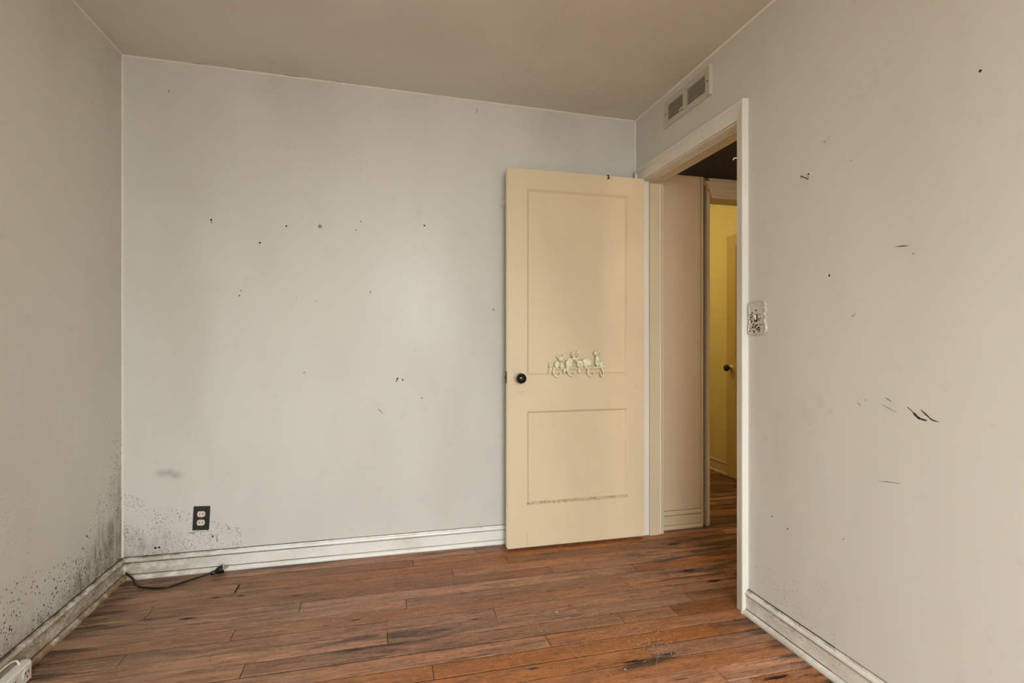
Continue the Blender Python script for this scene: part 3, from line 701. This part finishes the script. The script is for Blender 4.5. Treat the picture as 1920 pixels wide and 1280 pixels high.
figure('cat', [(1165, 500, 118, 128, .010, .013, 0), (1215, 535, 58, 70, .020, .007, 0), (1000, 545, 88, 92, .015, .013, 0), (935, 480, 26, 34, .013, .005, -40), (1072, 490, 24, 36, .013, .005, 40), (990, 575, 28, 18, .0265, .005, 0), (1060, 632, 62, 20, .012, .009, 0), (1190, 628, 90, 22, .010, .009, 0)], label='crouching cat with its round back arched', eyes=[(965, 528, 9, .0275), (1036, 523, 9, .0275)])
figure('cat', [(1440, 475, 88, 125, .010, .012, 0), (1405, 420, 46, 80, .016, .008, 0), (1505, 545, 62, 80, .015, .009, 0), (1400, 540, 24, 75, .016, .007, 0), (1405, 290, 66, 66, .015, .012, 0), (1352, 268, 22, 52, .014, .006, 25), (1448, 232, 22, 38, .013, .006, 15), (1400, 315, 24, 16, .026, .005, 0), (1420, 622, 100, 20, .010, .009, 0), (1590, 595, 38, 42, .008, .007, 0)], label='upright sitting cat at the right end', eyes=[(1385, 282, 8, .0265), (1426, 280, 8, .0265)])
obj('ledge', sweep(bmesh.new(), [(0, -14), (.011, -14), (.013, 0), (.011, 12), (0, 12)], lambda d, v: R(375, 652 + v, d), lambda d, v: R(1545, 638 + v, d)), 'rack', rk)
for pts in ([(395, 615, .008), (372, 700, .012), (375, 775, .017), (425, 825, .022), (485, 805, .026), (522, 728, .028)],
            [(690, 625, .008), (706, 710, .012), (735, 785, .017), (790, 818, .022), (838, 785, .026), (860, 728, .028)],
            [(1222, 645, .008), (1188, 720, .012), (1192, 792, .017), (1248, 832, .022), (1305, 800, .026), (1312, 732, .028)],
            [(1520, 600, .008), (1552, 690, .012), (1562, 775, .017), (1528, 838, .022), (1482, 815, .026), (1470, 745, .028)]):
    sp = smooth_path([R(*q) for q in pts], 5); n_ = len(sp)
    obj('hook', tube(bmesh.new(), sp, [.0068 - .0026 * i / (n_ - 1) for i in range(n_)], 10), 'rack', rk, True)
for blobs in ([(632, 705, 34, 58, .007, .007, 18), (615, 745, 22, 28, .008, .006, 0)], [(985, 712, 30, 62, .007, .007, -12), (1000, 765, 12, 22, .006, .005, 0)], [(1592, 672, 18, 48, .006, .006, 8)]):
    figure('paw', blobs)

# ---- air register above the doorway
vx = XR; va, vb, vc, vd = 2.079, 2.468, 2.236, 2.372
vt = tag(empty('air_vent', loc=(0, 0, 0)), 'cream wall air register with two louvred grilles above the doorway', 'air vent')
obj('duct_back', B(vx - .0022, vx - .0006, va + .02, vb - .02, vc + .02, vd - .02), 'ventdark', vt)
g1, g2 = (2.111, 2.263), (2.296, 2.440); gz0, gz1 = vc + .027, vd - .027
for y0, y1, z0, z1 in ((va, vb, gz1, vd), (va, vb, vc, gz0), (va, g1[0], gz0, gz1), (g1[1], g2[0], gz0, gz1), (g2[1], vb, gz0, gz1)):
    obj('frame', B(vx - .011, vx - .0004, y0, y1, z0, z1), 'vent', vt)
obj('rim', sweep(bmesh.new(), [(0, 0), (.016, 0), (.016, .006), (0, .010)], lambda d, z: (vx - d, va - z * .9, vc), lambda d, z: (vx - d, va - z * .9, vd)), 'vent', vt)
for y0, y1 in (g1, g2):
    for i in range(12):
        z = gz0 + (i + .5) * (gz1 - gz0) / 12
        obj('slat', poly_prism(bmesh.new(), [(vx - .0098, y0, z - .0022), (vx - .0092, y0, z - .0030), (vx - .0060, y0, z + .0022), (vx - .0066, y0, z + .0028)], (0, y1 - y0, 0)), 'vent', vt)
obj('damper_lever', tube(bmesh.new(), [(vx - .008, 2.285, vc + .036), (vx - .022, 2.293, vc + .030), (vx - .024, 2.305, vc + .022)], .0045, 8), 'vent', vt, True)
for y in (va + .014, vb - .014):
    obj('screw', lathe(bmesh.new(), [(.004, 0), (.004, .001), (.002, .0022)], (vx - .011, y, (vc + vd) / 2), (-1, 0, 0), 10), 'darksteel', vt)

# ---- ornate light switch plate beside the doorway
SC = (1.778, 1.2065)
def S(u, v, d=0.0): return (XR - d, SC[0] - (u - 548) * .302e-3, SC[1] - (v - 598) * .2035e-3)
outline = [(548, 300), (520, 278), (480, 268), (430, 282), (398, 318), (384, 372), (396, 418), (386, 462), (400, 505), (408, 552), (380, 592), (404, 634), (404, 690), (388, 760), (382, 840), (402, 900), (450, 928), (505, 928), (548, 908), (592, 930), (650, 924), (704, 890), (732, 820), (730, 750), (708, 690), (706, 640), (734, 584), (704, 545), (700, 505), (728, 450), (702, 405), (718, 350), (700, 296), (660, 266), (600, 266)]
def offset(pts, k): 
    cx, cy = 556, 598
    return [(cx + (u - cx) * k, cy + (v - cy) * (k * .5 + .5)) for u, v in pts]
def splined(pts, n=6):
    sp = smooth_path([(u, v, 0) for u, v in pts + [pts[0]]], n)[:-1]
    return [(p.x, p.y) for p in sp]
ol = splined(outline)
sw = empty('light_switch'); tag(sw, 'ornate cream switch plate with black floral print beside the doorway', 'light switch')
bm = bmesh.new(); rings = []
for k_, d in ((1.0, .0003), (1.0, .005), (.965, .0085), (.90, .0085), (.87, .0055)):
    rings.append([bm.verts.new(S(u, v, d)) for u, v in offset(ol, k_)])
n_ = len(ol)
for a, b in zip(rings, rings[1:]):
    for i in range(n_): bm.faces.new((a[i], a[(i + 1) % n_], b[(i + 1) % n_], b[i]))
bm.faces.new(rings[-1]); bm.faces.new(list(reversed(rings[0])))
pl = obj('plate', bm, 'plate', sw)
obj('toggle_slot', B(XR - .0062, XR - .0054, SC[0] - .006, SC[0] + .013, SC[1] - .0155, SC[1] + .0155), 'slot', sw)
obj('toggle', poly_prism(bmesh.new(), [(XR - .005, SC[0] + .001, SC[1] - .010), (XR - .005, SC[0] + .001, SC[1] + .012), (XR - .013, SC[0] + .001, SC[1] + .014), (XR - .0145, SC[0] + .001, SC[1] + .006)], (0, .0075, 0)), 'white', sw)
for v in (448, 748):
    obj('screw', lathe(bmesh.new(), [(.0038, 0), (.0038, .0012), (.002, .0022)], S(540, v, .0055), (-1, 0, 0), 12), 'black', sw)
petals = [(465, 495, 10, 22, 40), (440, 535, 12, 20, -30), (445, 585, 22, 12, 10), (430, 625, 14, 16, 0), (455, 665, 12, 26, 10), (480, 560, 9, 18, -20), (610, 530, 9, 14, 20), (590, 620, 10, 20, 0), (625, 610, 14, 10, 20), (600, 650, 12, 8, 0),
          (490, 725, 14, 24, 30), (475, 775, 16, 22, 0), (520, 770, 16, 18, 20), (560, 735, 18, 16, -20), (590, 790, 26, 18, 10), (560, 820, 18, 20, 0), (600, 830, 18, 16, 0), (500, 850, 26, 10, 20), (500, 880, 10, 20, 0), (590, 865, 24, 9, -20), (640, 740, 26, 7, -15), (610, 725, 7, 18, 10), (640, 805, 18, 4, 15), (425, 795, 22, 5, 0), (420, 850, 13, 16, 0), (455, 815, 14, 5, -30), (520, 800, 10, 12, 0)]
bm = bmesh.new()
for u, v, ru, rv, rot in petals:
    a = math.radians(rot); seg = 12
    pts = [(u + ru * math.cos(t_) * math.cos(a) - rv * math.sin(t_) * math.sin(a), v + ru * math.cos(t_) * math.sin(a) + rv * math.sin(t_) * math.cos(a)) for t_ in [2 * PI * i / seg for i in range(seg)]]
    poly_prism(bm, [S(q[0], q[1], .0054) for q in pts], (-.0005, 0, 0))
tag(obj('floral_print', bm, 'slot', sw), 'black flowers and leaves')

# ---- black duplex wall outlet above the skirting of the back wall
ot = tag(empty('wall_outlet'), 'black wall outlet plate with two ivory sockets above the baseboard', 'outlet')
ox, oz = -.8485, .259
lean = .05
def OP(bm): 
    bmesh.ops.rotate(bm, verts=bm.verts, cent=(ox, YB, oz), matrix=Matrix.Rotation(lean, 3, 'Y')); return bm
obj('plate', OP(B(ox - .0362, ox + .0362, YB - .0065, YB - .0004, oz - .058, oz + .058, bev=.002)), 'blackplate', ot)
for dz in (.0205, -.0205):
    pts = []
    for i in range(28):
        a = 2 * PI * i / 28; pts.append((ox + .0175 * math.cos(a), YB - .0062, oz + dz + max(-.0135, min(.0135, .0175 * math.sin(a)))))
    so = obj('socket', OP(poly_prism(bmesh.new(), pts, (0, -.0025, 0))), 'ivory', ot)
    for dx in (-.0065, .0065):
        obj('slot', OP(B(ox + dx - .0014, ox + dx + .0014, YB - .0092, YB - .0084, oz + dz - .005, oz + dz + .005)), 'slot', so)
obj('screw', OP(lathe(bmesh.new(), [(.0032, 0), (.0032, .001), (.0015, .0018)], (ox, YB - .0065, oz), (0, -1, 0), 10)), 'steel', ot)

# ---- black power cord with its plug, lying along the back skirting
cd = empty('plug_lead', loc=(0, 0, 0)); tag(cd, 'black electric cord with a plug lying along the back baseboard', 'electric cord')
r = .0042
path = [(XL + .020, YB - .010, .030), (XL + .034, YB - .030, .030), (-1.122, 2.768, .012), (-1.098, 2.735, r), (-1.060, 2.690, r), (-1.005, 2.664, r), (-.945, 2.655, r), (-.913, 2.675, r), (-.865, 2.712, r), (-.815, 2.742, r + .002), (-.782, 2.752, .010)]
obj('cord', tube(bmesh.new(), smooth_path(path, 6), r, 8), 'black', cd, True)
pa, pb_ = Vector((-.786, 2.744, .012)), Vector((-.722, 2.759, .030)); ax = (pb_ - pa).normalized()
pg = obj('plug', lathe(bmesh.new(), [(.0055, -.006), (.0085, -.002), (.009, .012), (.0075, .016), (.011, .020), (.0160, .028), (.0190, .040), (.0195, .049), (.0195, .053)], pa, ax, 18), 'black', cd, True)
obj('plug_face', lathe(bmesh.new(), [(.0165, .0525), (.0165, .0555), (.013, .056)], pa, ax, 18), 'ivory', pg)
side = ax.cross(Vector((0, 0, 1))).normalized(); upv = side.cross(ax)
for s_ in (-1, 1):
    c0 = pa + ax * .0555 + side * .006 * s_
    bm = bmesh.new(); v = []
    for l_ in (0, .016):
        for a_, b_ in ((-.0008, -.003), (.0008, -.003), (.0008, .003), (-.0008, .003)): v.append(bm.verts.new(c0 + ax * l_ + side * a_ + upv * b_))
    for q in ((0, 1, 2, 3), (7, 6, 5, 4), (0, 4, 5, 1), (1, 5, 6, 2), (2, 6, 7, 3), (3, 7, 4, 0)): bm.faces.new([v[i] for i in q])
    obj('prong', bm, 'prong', pg)

# ---- white outlet strip on the left skirting
ps = empty('power_strip'); tag(ps, 'white plastic outlet strip against the mouldy left baseboard', 'power strip')
px0, px1, py0, py1, pz0, pz1 = XL + .027, XL + .062, 1.70, 2.062, .003, .062
c_ = .012
body = obj('housing', poly_prism(bmesh.new(), [(px0, py0, pz0), (px1, py0, pz0), (px1, py1 - c_, pz0), (px1 - c_, py1, pz0), (px0, py1, pz0)], (0, 0, pz1 - pz0)), 'white', ps)
bv = body.modifiers.new('round', 'BEVEL'); bv.width = .004; bv.segments = 3; bv.limit_method = 'ANGLE'
for i in range(4):
    y = 2.022 - i * .062
    so = obj('socket', lathe(bmesh.new(), [(.0185, 0), (.0185, .0016), (.0165, .0022)], (px1 - .0002, y, .034), (1, 0, 0), 24), 'ivory', ps)
    for dy, dz, h in ((-.0065, .004, .0045), (.0065, .004, .0045)):
        obj('slot', B(px1 + .0015, px1 + .0026, y + dy - .0016, y + dy + .0016, .034 + dz - h, .034 + dz + h), 'slot', so)
    obj('ground_slot', lathe(bmesh.new(), [(.003, 0), (.003, .001)], (px1 + .0016, y, .034 - .009), (1, 0, 0), 10), 'slot', so)
obj('cord', tube(bmesh.new(), smooth_path([(px0 + .012, 2.030, pz1 - .001), (XL + .026, 2.035, .073), (XL + .0225, 2.00, .080), (XL + .0215, 1.95, .078), (XL + .0215, 1.90, .083), (XL + .022, 1.78, .085)], 6), .0032, 8), 'ivory', ps, True)

# ---- nails, hooks and anchors
nl = empty('nail'); tag(nl, 'bent dark nail sticking out of the right wall', 'nail')
a, b = Vector((XR + .006, 1.522, 1.682)), Vector((XR - .022, 1.531, 1.6935))
obj('shank', tube(bmesh.new(), [a, b], .0016, 8), 'darksteel', nl); obj('head', lathe(bmesh.new(), [(.0042, 0), (.0042, .0018)], b, (b - a), 12), 'darksteel', nl)
sk = tag(empty('wall_anchor'), 'pale plaster anchor plug just above the nail in the right wall', 'wall anchor')
obj('collar', lathe(bmesh.new(), [(.0055, -.002), (.0055, .002), (.0035, .004), (.0025, .002)], (XR, 1.517, 1.699), (-1, 0, 0), 14), 'ivory', sk, True)
obj('screw', lathe(bmesh.new(), [(.0024, 0), (.0024, .006), (.001, .007)], (XR, 1.517, 1.699), (-1, 0, 0), 10), 'darksteel', sk)
an = tag(empty('wall_anchor'), 'ring-shaped anchor plug left in the middle of the back wall', 'wall anchor')
obj('collar', lathe(bmesh.new(), [(.0105, -.002), (.0105, .0025), (.008, .004), (.0055, .003)], (-.307, YB, 1.701), (0, -1, 0), 20), plain('old_plug_plastic', srgb(176, 166, 132), .4), an, True)
obj('screw_hole', lathe(bmesh.new(), [(.0030, 0), (.0030, .0042)], (-.307, YB, 1.701), (0, -1, 0), 10), 'slot', an)
hk = empty('door_hook'); tag(hk, 'small dark hook hung over the top edge of the open door', 'hook')
zt = DZ0 + DHT; hx = 1.220
obj('clip', tube(bmesh.new(), smooth_path([(hx, DY + .030, zt + .003), (hx, DY + .004, zt + .004), (hx + .002, DY - .004, zt + .002), (hx + .004, DY - .004, zt - .010), (hx, DY - .008, zt - .018), (hx - .006, DY - .014, zt - .014)], 5), .0028, 8), 'darksteel', hk, True)
ch = empty('casing_hook'); tag(ch, 'tiny white hook screwed into the inner edge of the near door casing', 'hook')
obj('shank', tube(bmesh.new(), smooth_path([(XR - .012, J1 - .010, 1.878), (XR - .018, J1 - .004, 1.880), (XR - .023, J1 + .001, 1.881), (XR - .025, J1 + .005, 1.878), (XR - .024, J1 + .006, 1.874)], 5), .0022, 8), 'bead', ch, True)
ws = empty('coat_hook'); tag(ws, 'white wire hook peeking out behind the free edge of the open door', 'hook')
obj('wire', tube(bmesh.new(), smooth_path([(.675, DY + .035, 1.885), (.655, DY + .045, 1.885), (.640, DY + .055, 1.876), (.628, DY + .060, 1.860), (.636, DY + .058, 1.852), (.645, DY + .050, 1.868)], 5), .0018, 8), 'bead', ws, True)

# ---- crumbs of plaster and grit on the boards
bm = bmesh.new()
def chip(x, y, s):
    a = random.random() * PI; h = s * random.uniform(.25, .6)
    pts = [(x + s * math.cos(a + t_) * random.uniform(.5, 1.1), y + s * math.sin(a + t_) * random.uniform(.4, .9), .0002) for t_ in (0, 1.5, 3.1, 4.6)]
    poly_prism(bm, pts, (0, 0, h))
for i in range(150): chip(random.gauss(.98, .045), random.gauss(1.735, .05), random.uniform(.0008, .0022))
for i in range(160): chip(random.gauss(.85, .11), random.gauss(1.80, .05), random.uniform(.0006, .0015))
for i in range(420):
    x, y = random.uniform(XL + .06, XR - .04), random.uniform(1.25, 2.76)
    if random.random() < .35 and x < .2: continue
    chip(x, y, random.choice([.0007, .0010, .0010, .0014, .0022]))
for i in range(60): chip(random.uniform(.66, 1.43), random.uniform(2.60, 2.68), random.uniform(.0007, .0018))
for q in ((.696, 2.034, .005), (.70, 2.028, .004), (.47, 2.70, .003), (.80, 1.62, .004), (1.0, 1.66, .003)): chip(*q)
tag(obj('plaster_crumbs', bm, 'chip'), 'white plaster crumbs and grit scattered over the floorboards', 'debris', kind='stuff')

# ---- unseen lamps: globes assumed behind the camera and in the yellow room, hall one added
def globe(name, label, loc, power, col, rad):
    root = tag(empty(name), label, 'ceiling lamp')
    x, y, z = loc
    obj('canopy', lathe(bmesh.new(), [(.07, 0), (.07, .012), (.05, .03), (.045, .05)], (x, y, z), (0, 0, -1), 24), 'white', root, True)
    obj('globe_shade', lathe(bmesh.new(), [(.045, .045), (.08, .06), (.10, .10), (.095, .14), (.06, .175), (.0, .185)], (x, y, z), (0, 0, -1), 24), emit_mat(name + '_glass', col + (1,), power / 8), root, True)
    l = bpy.data.lights.new('bulb', 'POINT'); l.energy = power; l.color = col; l.shadow_soft_size = rad
    lo = bpy.data.objects.new('bulb', l); C.objects.link(lo); lo.location = (x, y, z - .24); lo.parent = root
globe('ceiling_lamp', 'round glass ceiling lamp in the bedroom', (.1, .0, ceil_z(.1)), 8.5, (1.0, .82, .46), .09)
globe('ceiling_lamp', 'round glass ceiling lamp in the yellow room', (1.75, 4.1, 2.36), 13.0, (1.0, .82, .42), .09)
globe('ceiling_lamp', 'unseen globe light added to brighten the hall', (2.25, .45, HALL_C), 22.0, (1.0, .86, .68), .09)  # added light, lifts the dim hall walls
